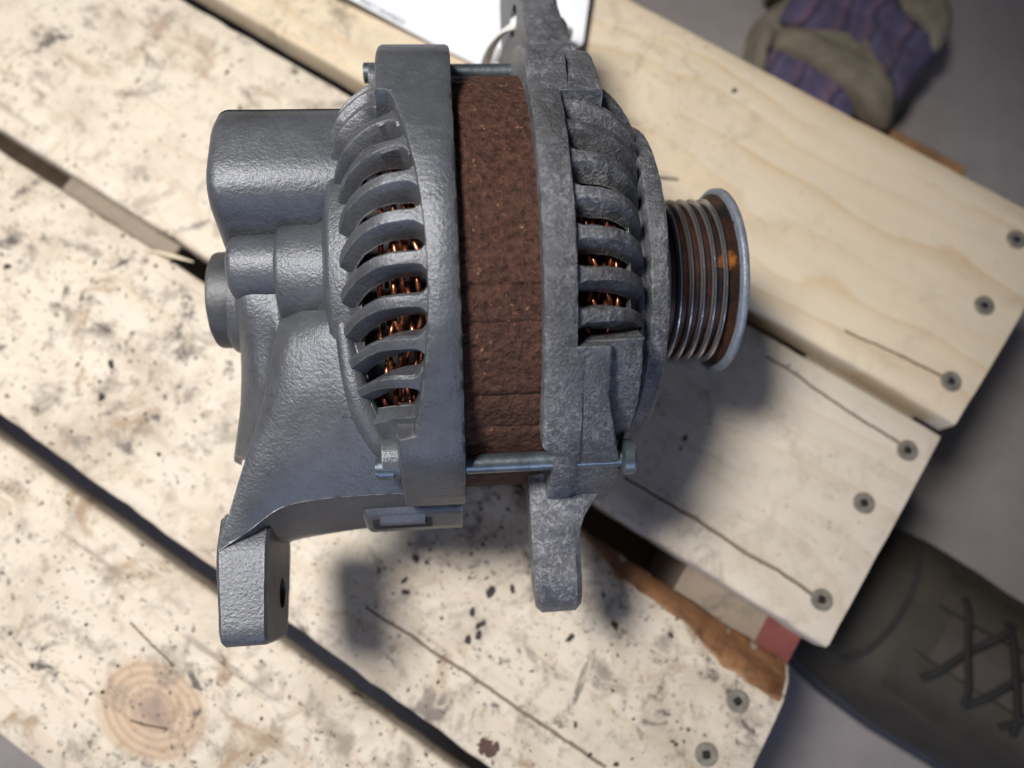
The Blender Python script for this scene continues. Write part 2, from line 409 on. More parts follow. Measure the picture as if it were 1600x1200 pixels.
# screws: flat head, square recess
def screw_mesh():
    V = []; F = []; n = 24; R = 4.3; q = 1.35
    def sq(k, r):
        a = 2*math.pi*k/n; c, s_ = math.cos(a), math.sin(a); m = max(abs(c), abs(s_)); return (r*c/m, r*s_/m)
    rings = []
    rings.append([(R*math.cos(2*math.pi*k/n), R*math.sin(2*math.pi*k/n), -1.2) for k in range(n)])
    rings.append([(R*math.cos(2*math.pi*k/n), R*math.sin(2*math.pi*k/n), .15) for k in range(n)])
    rings.append([(R*.93*math.cos(2*math.pi*k/n), R*.93*math.sin(2*math.pi*k/n), .42) for k in range(n)])
    rings.append([(R*.60*math.cos(2*math.pi*k/n), R*.60*math.sin(2*math.pi*k/n), .40) for k in range(n)])
    rings.append([(*sq(k, q*1.12), .34) for k in range(n)])
    rings.append([(*sq(k, q*.98), -.05) for k in range(n)])
    rings.append([(*sq(k, q*.80), -.40) for k in range(n)])
    for r in rings: V += r
    for j in range(len(rings)-1):
        for k in range(n): F.append((j*n+k, j*n+(k+1) % n, (j+1)*n+(k+1) % n, (j+1)*n+k))
    F.append(tuple((len(rings)-1)*n+k for k in range(n)))
    return V, F
zinc = plain('dull_zinc', (.27, .25, .21), .5, .55, .25, 250, .15)
sv, sf = screw_mesh(); sme = None
for (u, n_, pl) in ((153, 175.3, p1), (153.8, 139.3, p1), (156, 100.6, p1), (153.3, 64, p2), (147.7, 34.9, p2), (150.6, -8.3, p2), (140.6, -59.2, p3), (139.6, -82.2, p3), (137, -112, p3), (140, -160, p4), (140, -195, p4)):
    if sme is None:
        o = mesh('screw', sv, sf, zinc, pl, angle=30, recalc=False); sme = o.data; sme.materials.append(M['dark'])
        for p in sme.polygons:
            if p.center.z < .0002 and p.center.to_2d().length < .0017: p.material_index = 1
    else:
        o = bpy.data.objects.new('screw', sme); C.objects.link(o); o.parent = pl
    o.location = Vector((u, n_, TZ+random.uniform(.70, .85)))*S; o.rotation_euler = (rad(random.uniform(-2, 2)), rad(random.uniform(-2, 2)), random.uniform(0, 6))

# ------------------------------------------------------------------ alternator
ROLL = rad(3.3); PIT = rad(-4.0)
ea = Vector((math.cos(ROLL)*math.cos(PIT), math.sin(ROLL)*math.cos(PIT), math.sin(PIT)))
en = Vector((-math.sin(ROLL), math.cos(ROLL), 0)); et = ea.cross(en).normalized()
O = Vector((-4.55, 16.58, 71.0))
alt = empty('alternator'); mw = Matrix((ea, en, et)).transposed().to_4x4(); mw.translation = O*S
alt.matrix_world = mw
tag(alt, 'grey cast alternator with rusty brown core and grooved pulley lying on the pallet', 'alternator')
def pol(a, r, ph):      # ph in degrees from local up towards the viewer's side
    p = rad(ph); return (a, -r*math.sin(p), r*math.cos(p))
def sector(p0, p1, prof, step=1.5, closed=True, full=False, jitter=.10, warp=None):
    n = max(2, int(round((p1-p0)/step))); V = []; F = []
    cnt = n if full else n+1
    for i in range(cnt):
        ph = p0+(p1-p0)*i/n; pr = prof(ph); m = len(pr)
        for (a, r) in pr:
            v = Vector(pol(a, r, ph+(warp(a, ph) if warp else 0))); V.append(jig(v, jitter, .35))
    for i in range(n):
        i2 = (i+1) % cnt
        for k in range(m if closed else m-1):
            k2 = (k+1) % m
            F.append((i*m+k, i*m+k2, i2*m+k2, i2*m+k))
    if not full and closed:
        F.append(tuple(range(m))); F.append(tuple((cnt-1)*m+k for k in range(m)))
    return V, F
def lathe(prof, n=96, jitter=0.0, center=(0, 0)):
    V, F = sector(0, 360, lambda ph: prof, 360/n, closed=False, full=True, jitter=jitter)
    V = [(v[0], v[1]-center[0], v[2]+center[1]) for v in V]
    return V, F
def sstep(x, a, b):
    t = max(0, min(1, (x-a)/(b-a))); return t*t*(3-2*t)
def wrap(ph): return (ph+180) % 360-180
# --- stator core with axial weld grooves
def core_prof(ph):
    p = wrap(ph); r = 66.3
    for g in (-19, 9.5, 20.5, 28.5, 46.5, 56, 72, -40, -62, 100, 130, 160, -100, -130): r -= .8*math.exp(-((p-g)/.6)**2)
    r += .12*math.sin(p*.9)
    return [(-16, r-6), (-16, r-.5), (-15.5, r), (-13, r), (-10.5, r), (-8, r), (-5.5, r), (-3, r), (-.5, r), (2, r), (4.5, r), (7, r), (8, r), (8.5, r-.5), (8.5, r-6)]
core = mesh('stator_core', *sector(0, 360, core_prof, .75, closed=False, full=True, jitter=.20), M['core'], alt, angle=50)
tag(core, 'rusty brown laminated stator core')
# --- rear housing ring with ears
def Rr(p):
    e = 4.3*sstep(p, -25, -42)*sstep(p, -100, -84) if p < 0 else 3.6*sstep(p, 46, 60)*sstep(p, 88, 78)
    return 71+e
def aL(p):
    if p < -27.5: return -34.8
    if p > 53: return -32.2
    return max(-33, -22.3-.0045*(p-17)**2)
def rear_prof(ph):
    p = wrap(ph); R = Rr(p); l = aL(p)
    if abs(p) > 110: l = -26
    return [(l, 58), (l, R-1.2), (l+.35, R-.35), (l+1.2, R), (-18.5, R), (-15.3, R-.05), (-14.4, R-.5), (-14.1, R-1.3), (-14.1, 58)]
rear = mesh('rear_housing', *sector(-180, 180, rear_prof, .75, full=True, jitter=.16), M['rear_cast'], alt, angle=42)
REAR_PATH = [(-20, 68.2), (-26, 67.9), (-31, 66.8), (-35, 64.9), (-38.5, 62.2), (-41.5, 58.6), (-44, 54.2), (-45.8, 49.5), (-46.8, 45), (-47, 41)]
FRONT_PATH = [(12, 68.5), (19, 68.0), (24, 66.6), (28, 64.3), (31.5, 61.0), (34.5, 56.6), (36.5, 51.6), (37.4, 47), (37.6, 43)]
def fin(ph0, path, wo, flank, depth, a_start, mat, par, sgn, skew=0.0, a_skew=24.0, l_skew=23.0):
    """one cooling fin: outer land, sloped flank towards the viewer, root; flared into the ring"""
    pts = smoothline([(a, r, 0) for a, r in path], 5)
    V = []; F = []; m = 7; n = len(pts)
    for i, p in enumerate(pts):
        a, r = p.x, p.y
        q0 = pts[max(i-1, 0)]; q1 = pts[min(i+1, n-1)]
        d = Vector((q1.x-q0.x, q1.y-q0.y)).normalized(); nrm = Vector((-d.y, d.x))*(1 if sgn > 0 else -1)
        dist = abs(a-a_start) if (a-a_start)*sgn > 0 else 0.0
        k = max(0.0, 1-dist/3.0); fl = (1-math.sqrt(max(0, 1-k*k)))
        if sgn < 0 and a < -30: a -= 5.0*sstep(ph0, -8, -45)*min(1, (-a-30)/12)
        if sgn > 0 and a > 22: a += 3.5*sstep(ph0, -4, -40)*min(1, (a-22)/12)
        ph = ph0+skew*max(0.0, min(1.0, (sgn*a-a_skew)/l_skew))**3.6
        sc = 66.0/max(r, 38)
        dp = depth*(1-.5*max(0.0, min(1.0, (sgn*a-(29 if sgn < 0 else 22))/12.0)))
        w2_ = wo/2*sc; nf = fl*1.9; sf = fl*2.2; fk = flank*sc
        def P(q, off): return pol(a-nrm.x*off, r-nrm.y*off, q)
        V += [P(ph-w2_-.2-nf, dp), P(ph-w2_-.05-nf, .8), P(ph-w2_+.45-nf, .05), P(ph, -.1),
              P(ph+w2_-.45+sf*.8, .05), P(ph+w2_+.15+sf*.85, .8), P(ph+w2_+fk+sf, dp)]
    V = [jig(v, .12, .5) for v in V]
    for i in range(n-1):
        for k in range(m): F.append((i*m+k, i*m+(k+1) % m, (i+1)*m+(k+1) % m, (i+1)*m+k))
    F.append(tuple(range(m))); F.append(tuple((n-1)*m+k for k in range(m)))
    return mesh('cooling_fin', V, F, mat, par, angle=33)
for k in range(13):
    ph = 41.4-9.15*k
    fin(ph, REAR_PATH, 3.2 if ph > -10 else 2.9, 2.1 if ph > -10 else 1.0, 6.8 if ph > -10 else 7.5, aL(ph), M['rear_cast'], rear, -1, skew=1.5+max(0, ph+12)*.31)
# solid shoulder beyond the slots, and the underside
def shoulder(path, off=0.0, thick=5.0):
    pts = smoothline([(a, r, 0) for a, r in path], 3)
    outer = [(p.x, p.y-off) for p in pts]; inner = [(p.x*.97, p.y-off-thick) for p in reversed(pts)]
    return outer+inner
sh = mesh('shoulder', *sector(50.2, 270, lambda ph: shoulder(REAR_PATH, .2), 2.0, jitter=.15, warp=lambda a, ph: 22*sstep(ph, 120, 55)*max(0.0, min(1.0, (-a-24)/23.0))**2.7), M['rear_cast'], rear, angle=45)
# recessed floor where the slots end, rear end bell
bell = [(-39.6, 50.0), (-40.4, 51.8), (-41.6, 51.2), (-42.8, 49.3), (-43.8, 47.9), (-45.0, 47.4), (-49.0, 47.0), (-50.4, 45.9), (-51.2, 43), (-53, 36), (-60, 30), (-66, 27), (-71.5, 25), (-73, 22), (-73, 0.01)]
mesh('end_bell', *lathe(bell, 96, .12), M['rear_cast'], rear, angle=40)
#mesh('end_rim', *sector(-75, 80, lambda ph: [(-48.3+3.6*math.cos(q*math.pi/6), 45.2+3.0*math.sin(q*math.pi/6)) for q in range(12)], 2.0, jitter=.12), M['rear_cast'], rear, angle=70)
# --- rear terminal cover: a rounded block standing on the end bell
def rounded_block(x0, x1, outline, rc, endr, n=6):
    """outline in (south, up); corners rounded by rc; far end rounded by endr"""
    pts = []
    m = len(outline)
    for i in range(m):
        p = Vector((*outline[i][:2], 0)); a = Vector((*outline[i-1][:2], 0)); b = Vector((*outline[(i+1) % m][:2], 0)); r = outline[i][2] if len(outline[i]) > 2 else rc
        da = (a-p).normalized(); db = (b-p).normalized()
        q0 = p+da*r; q1 = p+db*r
        for k in range(n+1):
            t = k/n; pts.append((1-t)**2*q0+2*t*(1-t)*p+t*t*q1)
    cen = sum(pts, Vector())/len(pts)
    V = []; F = []; L_ = []
    for j in range(7):
        t = rad(90*j/6); L_.append((x0+endr*(1-math.sin(t)), 1-endr*(1-math.cos(t))/22.0))
    L_ = [(x0+endr*(1-math.sin(rad(90*j/6))), endr*(1-math.cos(rad(90*j/6)))) for j in range(6, -1, -1)]
    K = 10
    L_ += [(x0+endr+(x1-x0-endr)*k/K, 0.0) for k in range(1, K+1)]
    for (x, ins) in L_:
        for p in pts:
            d = (p-cen); l = d.length; q = cen+d*((l-ins)/l)
            V.append(jig((x, -q.x, q.y), .12, .3))
    c = len(pts)
    for i in range(len(L_)-1):
        for k in range(c): F.append((i*c+k, i*c+(k+1) % c, (i+1)*c+(k+1) % c, (i+1)*c+k))
    F.append(tuple(range(c))); F.append(tuple((len(L_)-1)*c+k for k in range(c)))
    return V, F
cover = mesh('terminal_cover', *rounded_block(-84.5, -40, [(-51, 27, 11), (-42, 40.5, 9), (-14.0, 45.8, 11), (-3, 20, 8), (-3, -10, 4), (-54, -10, 6)], 6, 4.5), M['rear_cast'], rear, angle=50)
tag(cover, 'smooth rounded grey terminal cover at the rear end')
# --- bearing bosses and cap
mesh('bearing_boss', *lathe([(-66.8, 0.01), (-66.8, 13.0), (-66.2, 14.9), (-65, 15.7), (-50, 16.2), (-46, 16.4), (-42, 17)], 48, .12, (2.8, 22.0)), M['rear_cast'], rear, angle=45)
mesh('bearing_boss', *lathe([(-81.0, .01), (-81.0, 7.6), (-80, 9.2), (-78.6, 9.7), (-60, 10.2)], 40, .12, (1.2, 25.0)), M['rear_cast'], rear, angle=45)
mesh('bearing_collar', *lathe([(-87.2, .01), (-87.2, 15.5), (-86.4, 17.0), (-85, 17.6), (-78, 18.5), (-66, 22)], 48, .12, (2.0, 0.0)), M['rear_cast'], rear, angle=50)
capo = mesh('bearing_cap', *lathe([(-92.8, .01), (-92.8, 9.5), (-91.6, 10.0), (-91.6, 14.2), (-91.0, 15.3), (-90.0, 15.6), (-84, 15.6), (-83, 14), (-70, 14)], 56, .1, (2.5, 2.0)), M['cap'], alt, angle=40)
tag(capo, 'dark round bearing cap at the rear end')
# rib running down from the boss, end plate beside it
def loft(rows, thick=None):
    V = []; F = []; m = len(rows[0])
    for r in rows: V += [(a, -s_, t) for a, s_, t in r]
    for i in range(len(rows)-1):
        for k in range(m-1): F.append((i*m+k, i*m+k+1, (i+1)*m+k+1, (i+1)*m+k))
    return V, F
def refine(rows, nu=4, nv=4):
    rr = [smoothline(r, nv) for r in rows]
    cols = [smoothline([rr[i][k] for i in range(len(rr))], nu) for k in range(len(rr[0]))]
    return [[cols[k][i] for k in range(len(cols))] for i in range(len(cols[0]))]
rib_rows = [
    [(-82, -4, 8), (-81, 1, 24), (-77, 3, 29), (-70, 4, 29), (-66, 4, 28), (-62, 4, 24)],
    [(-83, 10, 4), (-81, 12, 20), (-77, 14, 26), (-70, 15, 27), (-66, 16, 27), (-62, 16, 22)],
    [(-84, 24, 0), (-81, 24, 13), (-76.5, 25, 20), (-70.5, 26, 22), (-66.5, 27, 24), (-63, 27, 18)],
    [(-85, 38, -4), (-82, 38, 8), (-77, 39, 14), (-73.0, 40, 17), (-70, 41, 20), (-66, 42, 14)],
    [(-88, 54, -8), (-85, 54, 3), (-82, 55, 8), (-79, 56, 12), (-76, 57, 15), (-72, 57, 10)]]
def solid_sheet(rows, drop):
    """sheet with a skirt: closes the loft downwards so it has body"""
    V, F = loft(rows); m = len(rows[0]); n = len(rows)
    o = len(V); V = list(V)+[(v[0], v[1], v[2]-drop) for v in V]
    F = list(F)+[tuple(o+i for i in reversed(f)) for f in F]
    edge = [k for k in range(m)]+[i*m+m-1 for i in range(1, n)]+[(n-1)*m+k for k in range(m-2, -1, -1)]+[i*m for i in range(n-2, 0, -1)]
    for i in range(len(edge)):
        a = edge[i]; b = edge[(i+1) % len(edge)]; F.append((a, b, o+b, o+a))
    return [jig(v, .13, .35) for v in V], F
mesh('rib', *solid_sheet(refine(rib_rows), 9), M['rear_cast'], rear, angle=50)
# --- mounting web sweeping down to the foot
web_rows = [
    [(-67, 16, 24), (-63, 16, 27), (-58, 17, 30.5), (-53, 18, 33.5), (-48, 18, 36.5), (-44, 18, 39)],
    [(-67.5, 27, 29.5), (-63, 26, 33), (-58, 25, 35), (-53, 24.5, 37), (-48, 24, 38.5), (-43, 24, 40)],
    [(-72.0, 44.5, 24), (-67, 42, 28.5), (-60, 40, 32), (-53.5, 38.5, 34), (-48, 38, 35.5), (-42, 38, 36)],
    [(-77.5, 58.5, 19.5), (-71, 54, 23.5), (-63, 51, 26.5), (-54.5, 49, 29), (-47, 48.4, 31.5), (-38, 49.5, 32.5)],
    [(-82.5, 71, 14.5), (-75, 66, 18), (-66, 62.5, 20.5), (-55, 60.5, 22), (-44, 60, 23.5), (-31, 60.5, 24.5)],
    [(-86.5, 82, 11), (-77.0, 76.5, 13), (-68.0, 71.0, 14.5), (-56, 69, 15), (-42, 68.6, 15.5), (-28, 68.6, 15.5)],
    [(-86.9, 83.0, 10.2), (-77.2, 77.3, 12.0), (-68.4, 71.8, 13.5), (-56.2, 69.8, 14.0), (-42, 69.4, 14.5), (-27.6, 69.4, 14.5)],
    [(-87.5, 85, 6), (-77.5, 80, 4), (-69.5, 76, 3), (-57, 74, 3), (-42, 73.2, 3), (-20, 73, 4)],
    [(-87.5, 86, -8), (-78, 82.5, -9), (-71.0, 79.5, -10), (-57, 77.6, -10), (-42, 76.5, -10), (-18, 75.5, -8)]]
web = mesh('mounting_bracket', *solid_sheet(refine(web_rows), 9), M['rear_cast'], rear, angle=32)
tag(web, 'smooth grey mounting bracket ending in an L foot')
lip = smoothline([(-47, -16, 40), (-46, -28, 37.0), (-44.2, -39, 33.8), (-41.5, -48, 29.8), (-37, -56, 25.2), (-31, -61.5, 20.5), (-26, -64, 17)], 6)
mesh('shoulder_lip', *tube(lip, lambda q: 2.0+2.2*min(1, q*2.2), 14), M['rear_cast'], rear, angle=70)
def lug(outline, hole, hr, al, ar, mat, par, name, bevel=1.0, n=56):
    """plate across the axis with a bored hole; al/ar give the two faces at (s,t)"""
    V = []; F = []
    def ray_hit(ang):
        d = (math.cos(ang), math.sin(ang)); best = None
        for i in range(len(outline)):
            (x1, y1), (x2, y2) = outline[i], outline[(i+1) % len(outline)]
            ex, ey = x2-x1, y2-y1; den = d[0]*ey-d[1]*ex
            if abs(den) < 1e-9: continue
            t = ((x1-hole[0])*ey-(y1-hole[1])*ex)/den; u = ((x1-hole[0])*d[1]-(y1-hole[1])*d[0])/den
            if t > 0 and -1e-6 <= u <= 1+1e-6 and (best is None or t < best): best = t
        return (hole[0]+d[0]*best, hole[1]+d[1]*best)
    rings = []
    for face in (0, 1):
        f = al if face == 0 else ar
        for fr in (0.0, .3, .5, .7, .93, 1.0):
            row = []
            for k in range(n):
                a = 2*math.pi*k/n; o_ = ray_hit(a); h = (hole[0]+hr*math.cos(a), hole[1]+hr*math.sin(a))
                s_ = h[0]+(o_[0]-h[0])*fr; t_ = h[1]+(o_[1]-h[1])*fr
                x = f(s_, t_)
                if fr == 1.0: x += (1 if face == 0 else -1)*bevel
                if fr == .93:
                    dl = math.hypot(o_[0]-h[0], o_[1]-h[1]); q = max(0, 1-bevel/max(dl, 1e-3)); s_ = h[0]+(o_[0]-h[0])*q; t_ = h[1]+(o_[1]-h[1])*q; x = f(s_, t_)
                row.append(jig((x, -s_, t_), .12, .35))
            rings.append(row)
    for r in rings: V += r
    def strip(i, j):
        for k in range(n): F.append((i*n+k, i*n+(k+1) % n, j*n+(k+1) % n, j*n+k))
    for i in range(5): strip(i, i+1)
    for i in range(6, 11): strip(i, i+1)
    strip(5, 11); strip(0, 6)
    return mesh(name, V, F, mat, par, angle=40)
def arc(cx, cy, r, a0, a1, n=14): return [(cx+r*math.cos(rad(a0+(a1-a0)*k/n)), cy+r*math.sin(rad(a0+(a1-a0)*k/n))) for k in range(n+1)]
foot_out = arc(105.5, 5.5, 4.5, 85, 0, 5)+arc(105.0, -18, 5, 0, -85, 5)+[(84, -25.5), (72, -24), (70, -10), (72, 6), (82, 10.5), (90, 10.6)]
lug(foot_out, (96, -12), 4.6, lambda s_, t_: -87.5+.03*(t_-10)+max(0, (s_-84))*.06, lambda s_, t_: -72.6+.02*(t_-10), M['rear_cast'], rear, 'bracket_foot', 1.0)
# slotted pad with a boss under the bracket's edge
mesh('adjuster_pad', *rounded_block(-46, -15.5, [(64, 8), (74.5, 5), (78.3, -6), (78.5, -16), (64, -18)], 2.0, 2.0), M['rear_cast'], rear, angle=45)
mesh('slot_shade', *rounded_block(-43.5, -25.0, [(73.5, 4.0), (76.9, .6), (78.4, -3.8), (73.0, -4)], .8, 1.2), M['dark'], rear, angle=45)  # solid near-black block, shade of the slot put in as colour
mesh('slot_bar', *rounded_block(-41.0, -27.0, [(74.0, 4.6), (77.2, 2.0), (77.6, .2), (74.0, -1)], .5, 1.0), M['rear_cast'], rear, angle=45)
# --- front housing
def Rf(p):
    e = 4.2*sstep(p, -24, -40)*sstep(p, -100, -86) if p < 0 else 3.0*sstep(p, 40, 58)*sstep(p, 92, 80)
    return 71+e
def aRf(p):
    if p < -27: return 17.5+1.0*sstep(p, -27, -45)
    if p > 35: return 17.0
    return 15.2
def front_prof(ph):
    p = wrap(ph); R = Rf(p); r_ = aRf(p); l = 6.4+ (3.4*sstep(p, 57, 60) if 0 < p < 110 else 0)
    return [(l, 58), (l, R-1.4), (l+.3, R-.5), (l+1.1, R-.05), (l+3, R), (r_-1.2, R), (r_-.3, R-.4), (r_, R-1.4), (r_, 58)]
front = mesh('front_housing', *sector(-180, 180, front_prof, .75, full=True, jitter=.20), M['front_cast'], alt, angle=42)
for k in range(12):
    ph = 27.6-9.05*k
    fin(ph, FRONT_PATH, 3.4, 2.3, 6.0, 15.2, M['front_cast'], front, 1, skew=max(0, ph+14)*.16, a_skew=20, l_skew=18)
mesh('shoulder', *sector(34.6, 270, lambda ph: shoulder(FRONT_PATH, .3), 2.0, jitter=.28), M['front_cast'], front, angle=45)
fbell = [(31.0, 54.5), (31.8, 56.5), (33.2, 54), (35.0, 49), (36.0, 46.8), (38.2, 46.5), (38.6, 49.2), (39.4, 50.4), (43.4, 51.0), (44.4, 50.4), (44.8, 49), (44.8, 47.0), (43.6, 45.5), (43.4, 25), (46.0, 22), (46.0, 0.01)]
mesh('end_bell', *lathe(fbell, 110, .22), M['front_cast'], front, angle=40)
# stepped pads of the two through-bolt ears
def pad(p0, p1, a0, a1f, Rf_, inner=58):
    return sector(p0, p1, lambda ph: [(a0, inner), (a0, Rf_(ph)), (a1f(ph)-.9, Rf_(ph)), (a1f(ph)-.2, Rf_(ph)-.4), (a1f(ph), Rf_(ph)-1.2), (a1f(ph), inner)], 1.0, jitter=.28)
mesh('bolt_pad', *pad(33.6, 88, 12, lambda p: 24.0+5.5*sstep(p, 42, 70), lambda p: 70.3+2.6*sstep(p, 40, 60)), M['front_cast'], front, angle=42)
mesh('bolt_pad', *pad(33.4, 74, 18, lambda p: 33.5-2.0*sstep(p, 45, 74), lambda p: 66.0-1.0*sstep(p, 45, 70)), M['front_cast'], front, angle=42)
mesh('bolt_pad', *pad(-88, -27, 14, lambda p: 26.8, lambda p: 71.0+2.4*sstep(p, -25, -48)), M['front_cast'], front, angle=42)
# lugs
lugS = [(58, 12), (68, 13), (78, 11.5), (88, 8.6)]+arc(93, -5, 13.5, 78, -90, 14)+[(80, -19.5), (68, -23), (58, -25)]
def flare(s_): return 13*max(0.0, (84-s_)/18.0)**1.8
o = lug(lugS, (93, -5), 5.0, lambda s_, t_: 5.2-.05*(t_-8)+max(0, s_-90)*.03, lambda s_, t_: 19.8+min(flare(s_), 13)-.05*(t_-8), M['front_cast'], front, 'mounting_lug', 1.8)
lugN = [(-58, 22), (-70, 22), (-84, 18.5), (-100, 15), (-114, 12)]+list(reversed(arc(-122, -4, 15, -90, -270, 14)))+[(-100, -22), (-80, -26), (-58, -28)]
lug([(a, b) for a, b in lugN], (-103, 2), 5.5, lambda s_, t_: 10.0+.14*(t_+4), lambda s_, t_: 25.5+max(0, (s_+100))*.12, M['front_cast'], front, 'mounting_lug', 1.5)
# --- through bolts with nuts
def rod(x0, x1, s_, t_, r, n=20): 
    v, f = tube([(x0+(x1-x0)*k/8, -s_, t_) for k in range(9)], r, n); return v, f
def hexrod(x0, x1, s_, t_, r): return tube([(x0, -s_, t_), (x0+.7, -s_, t_), (x1-.7, -s_, t_), (x1, -s_, t_)], lambda q: r*(.88 if q in (0.0, 1.0) else 1), 6)
for (s_, t_, hx) in ((-69.0, 19.5, 0), (63.6, 30.2, 1)):
    b = mesh('through_bolt', *rod(-39 if hx else -42, 30.5, s_, t_, 2.75), M['bolt'], alt, angle=40)
    mesh('bolt_head', *(tube([(29.6, -s_, t_), (30.2, -s_, t_), (32.8, -s_, t_), (33.5, -s_, t_)], lambda q: 5.2 if .1 < q < .9 else 4.4, 20)), M['bolt'], b, angle=40)
    mesh('stud_end', *rod(-38.3 if hx else -41.8, -34, s_, t_, 3.3), M['bolt'], b, angle=40)
    mesh('bolt_land', *(tube([(-40 if not hx else -37, -s_*.955, t_*.955), (-20, -s_*.955, t_*.955)], 6.0, 20)), M['rear_cast'], rear, angle=50)
# --- windings behind the slots
parts = []
for (a0, a1) in ((-18.0, -35.5), (11, 29)):
    for j in range(9):
        for k in range(15):
            am = a0+(a1-a0)*(j+.5)/9+random.uniform(-.6, .6); ph = -60+k*10+(j % 3)*3.3+random.uniform(-1, 1)
            ln = random.uniform(9, 13); tw = random.uniform(-1.6, 2.2); rr = 58.8-1.6*abs(j-4)/4+random.uniform(-.5, .7)
            pts = [pol(am-tw, rr-3.5, ph-ln*.5), pol(am-tw*.6, rr-.4, ph-ln*.28), pol(am, rr+.5, ph), pol(am+tw*.6, rr-.4, ph+ln*.28), pol(am+tw, rr-3.5, ph+ln*.5)]
            parts.append(tube(smoothline(pts, 4), .70, 6))
wnd = mesh('copper_winding', *merge(parts), M['copper'], alt, angle=60); wnd['kind'] = 'stuff'
mesh('rotor', *lathe([(-40, .01), (-40, 48), (-20, 50), (-15, 60), (8, 60), (14, 50), (32, 47), (32, .01)], 60), M['dark'], alt)  # drum coloured near-black so the openings read as shaded
# --- pulley
prof = [(45, 10), (48.2, 20), (49.4, 25.0)]
for i in range(6):
    c = 51.2+3.62*i
    prof += [(c-.95, 24.9), (c-.42, 27.2), (c-.2, 27.75), (c+.2, 27.75), (c+.42, 27.2), (c+.95, 24.9)]
prof += [(70.6, 25.0), (71.6, 26.6), (72.3, 28.4), (72.9, 30.2)]
pul = mesh('pulley', *lathe(prof, 128), M['pulley'], alt, angle=30)
tag(pul, 'worn pulley with shiny belt ribs and orange rust')
mesh('flange', *lathe([(72.6, 29.4), (72.9, 30.4), (73.2, 31.0), (73.5, 31.2), (74.8, 31.2), (75.3, 30.8), (75.4, 29.8), (75.2, 27.5), (73.0, 25), (73, 12), (74, 11), (74, .01)], 110, .07), M['flange'], pul, angle=40)


# ------------------------------------------------------------------ paper tag and cable tie
def paper_mat():
    t = NT('white_card'); f = t.noise(300, 4)
    return t.done(t.mix(f, (.74, .77, .83), (.80, .83, .88)), .45, 0, t.bump(t.noise(30, 3), .05, .001))
tg = [(-104, 198), (-60, 175.2), (-17, 152.6), (6, 150), (25, 152), (33, 161.5), (36.5, 186), (44, 236), (-66, 262)]
cx = sum(p[0] for p in tg)/len(tg); cy = sum(p[1] for p in tg)/len(tg)
V = []; F = []; nr = 8; m = len(tg)*4
ring = []
for i in range(len(tg)):
    a, b = tg[i], tg[(i+1) % len(tg)]
    for k in range(4): ring.append((a[0]+(b[0]-a[0])*k/4, a[1]+(b[1]-a[1])*k/4))
def tagz(x, y): return 3.2+5.5*sstep(x, -30, -95)+4.0*sstep(x, 10, 45)+.8*math.sin(x*.05+y*.03)+6*sstep(y, 190, 250)
for side in (0, -.35):
    for j in range(nr+1):
        f = 1-j/nr*.98
        for (x, y) in ring:
            X = cx+(x-cx)*f; Y = cy+(y-cy)*f; V.append((X, Y, tagz(X, Y)+side))
half = (nr+1)*m
for sd in (0, 1):
    for j in range(nr):
        for k in range(m):
            q = (sd*half+j*m+k, sd*half+j*m+(k+1) % m, sd*half+(j+1)*m+(k+1) % m, sd*half+(j+1)*m+k); F.append(q)
    F.append(tuple(sd*half+nr*m+k for k in range(m)))
for k in range(m): F.append((k, (k+1) % m, half+(k+1) % m, half+k))
ptag = mesh('paper_tag', V, F, paper_mat(), angle=60)
tag(ptag, 'white paper part tag tied to the alternator at the top edge', 'tag')
tc = bpy.data.curves.new('printed_text', 'FONT'); tc.body = 'PART NUMBER'; tc.size = .0036; tc.extrude = 0
to = bpy.data.objects.new('printed_text', tc); C.objects.link(to)
dg = bpy.context.evaluated_depsgraph_get(); tme = bpy.data.meshes.new_from_object(to.evaluated_get(dg)); bpy.data.objects.remove(to)
tm = bpy.data.objects.new('printed_text', tme); C.objects.link(tm); tme.materials.clear(); tme.materials.append(plain('grey_ink', (.22, .23, .25), .6))
org = Vector((-72, 182.5)); dr = rad(-26.8)
for v in tme.vertices:
    x = org.x*S+v.co.x*math.cos(dr)-v.co.y*math.sin(dr); y = org.y*S+v.co.x*math.sin(dr)+v.co.y*math.cos(dr)
    v.co = Vector((x, y, (tagz(x/S, y/S)+.25)*S))
tm.parent = ptag
def W(a, s_, t_): return tuple(O+ea*a-en*s_+et*t_)
tie_pts = [(-6, 160, 3.0), (-11.7, 129.1, 30), (-10.3, 122.6, 46), (-7.9, 120.5, 57), (-4.3, 119.2, 66), (-0.2, 118.1, 72), W(13, -103, 3), W(20, -103, 2), W(29, -104, 1), W(33, -110, -20), (25, 158, 20), (18, 162, 7), (4, 165, 4.4), (-4, 163, 3.8)]
tie = mesh('cable_tie', *tube(smoothline(tie_pts, 7), 2.0, 8, closed=False, flat=.55), plain('translucent_nylon', (.62, .63, .62), .35, 0, .05), angle=60)
tag(tie, 'white nylon cable tie looped through the upper mounting lug', 'cable tie')

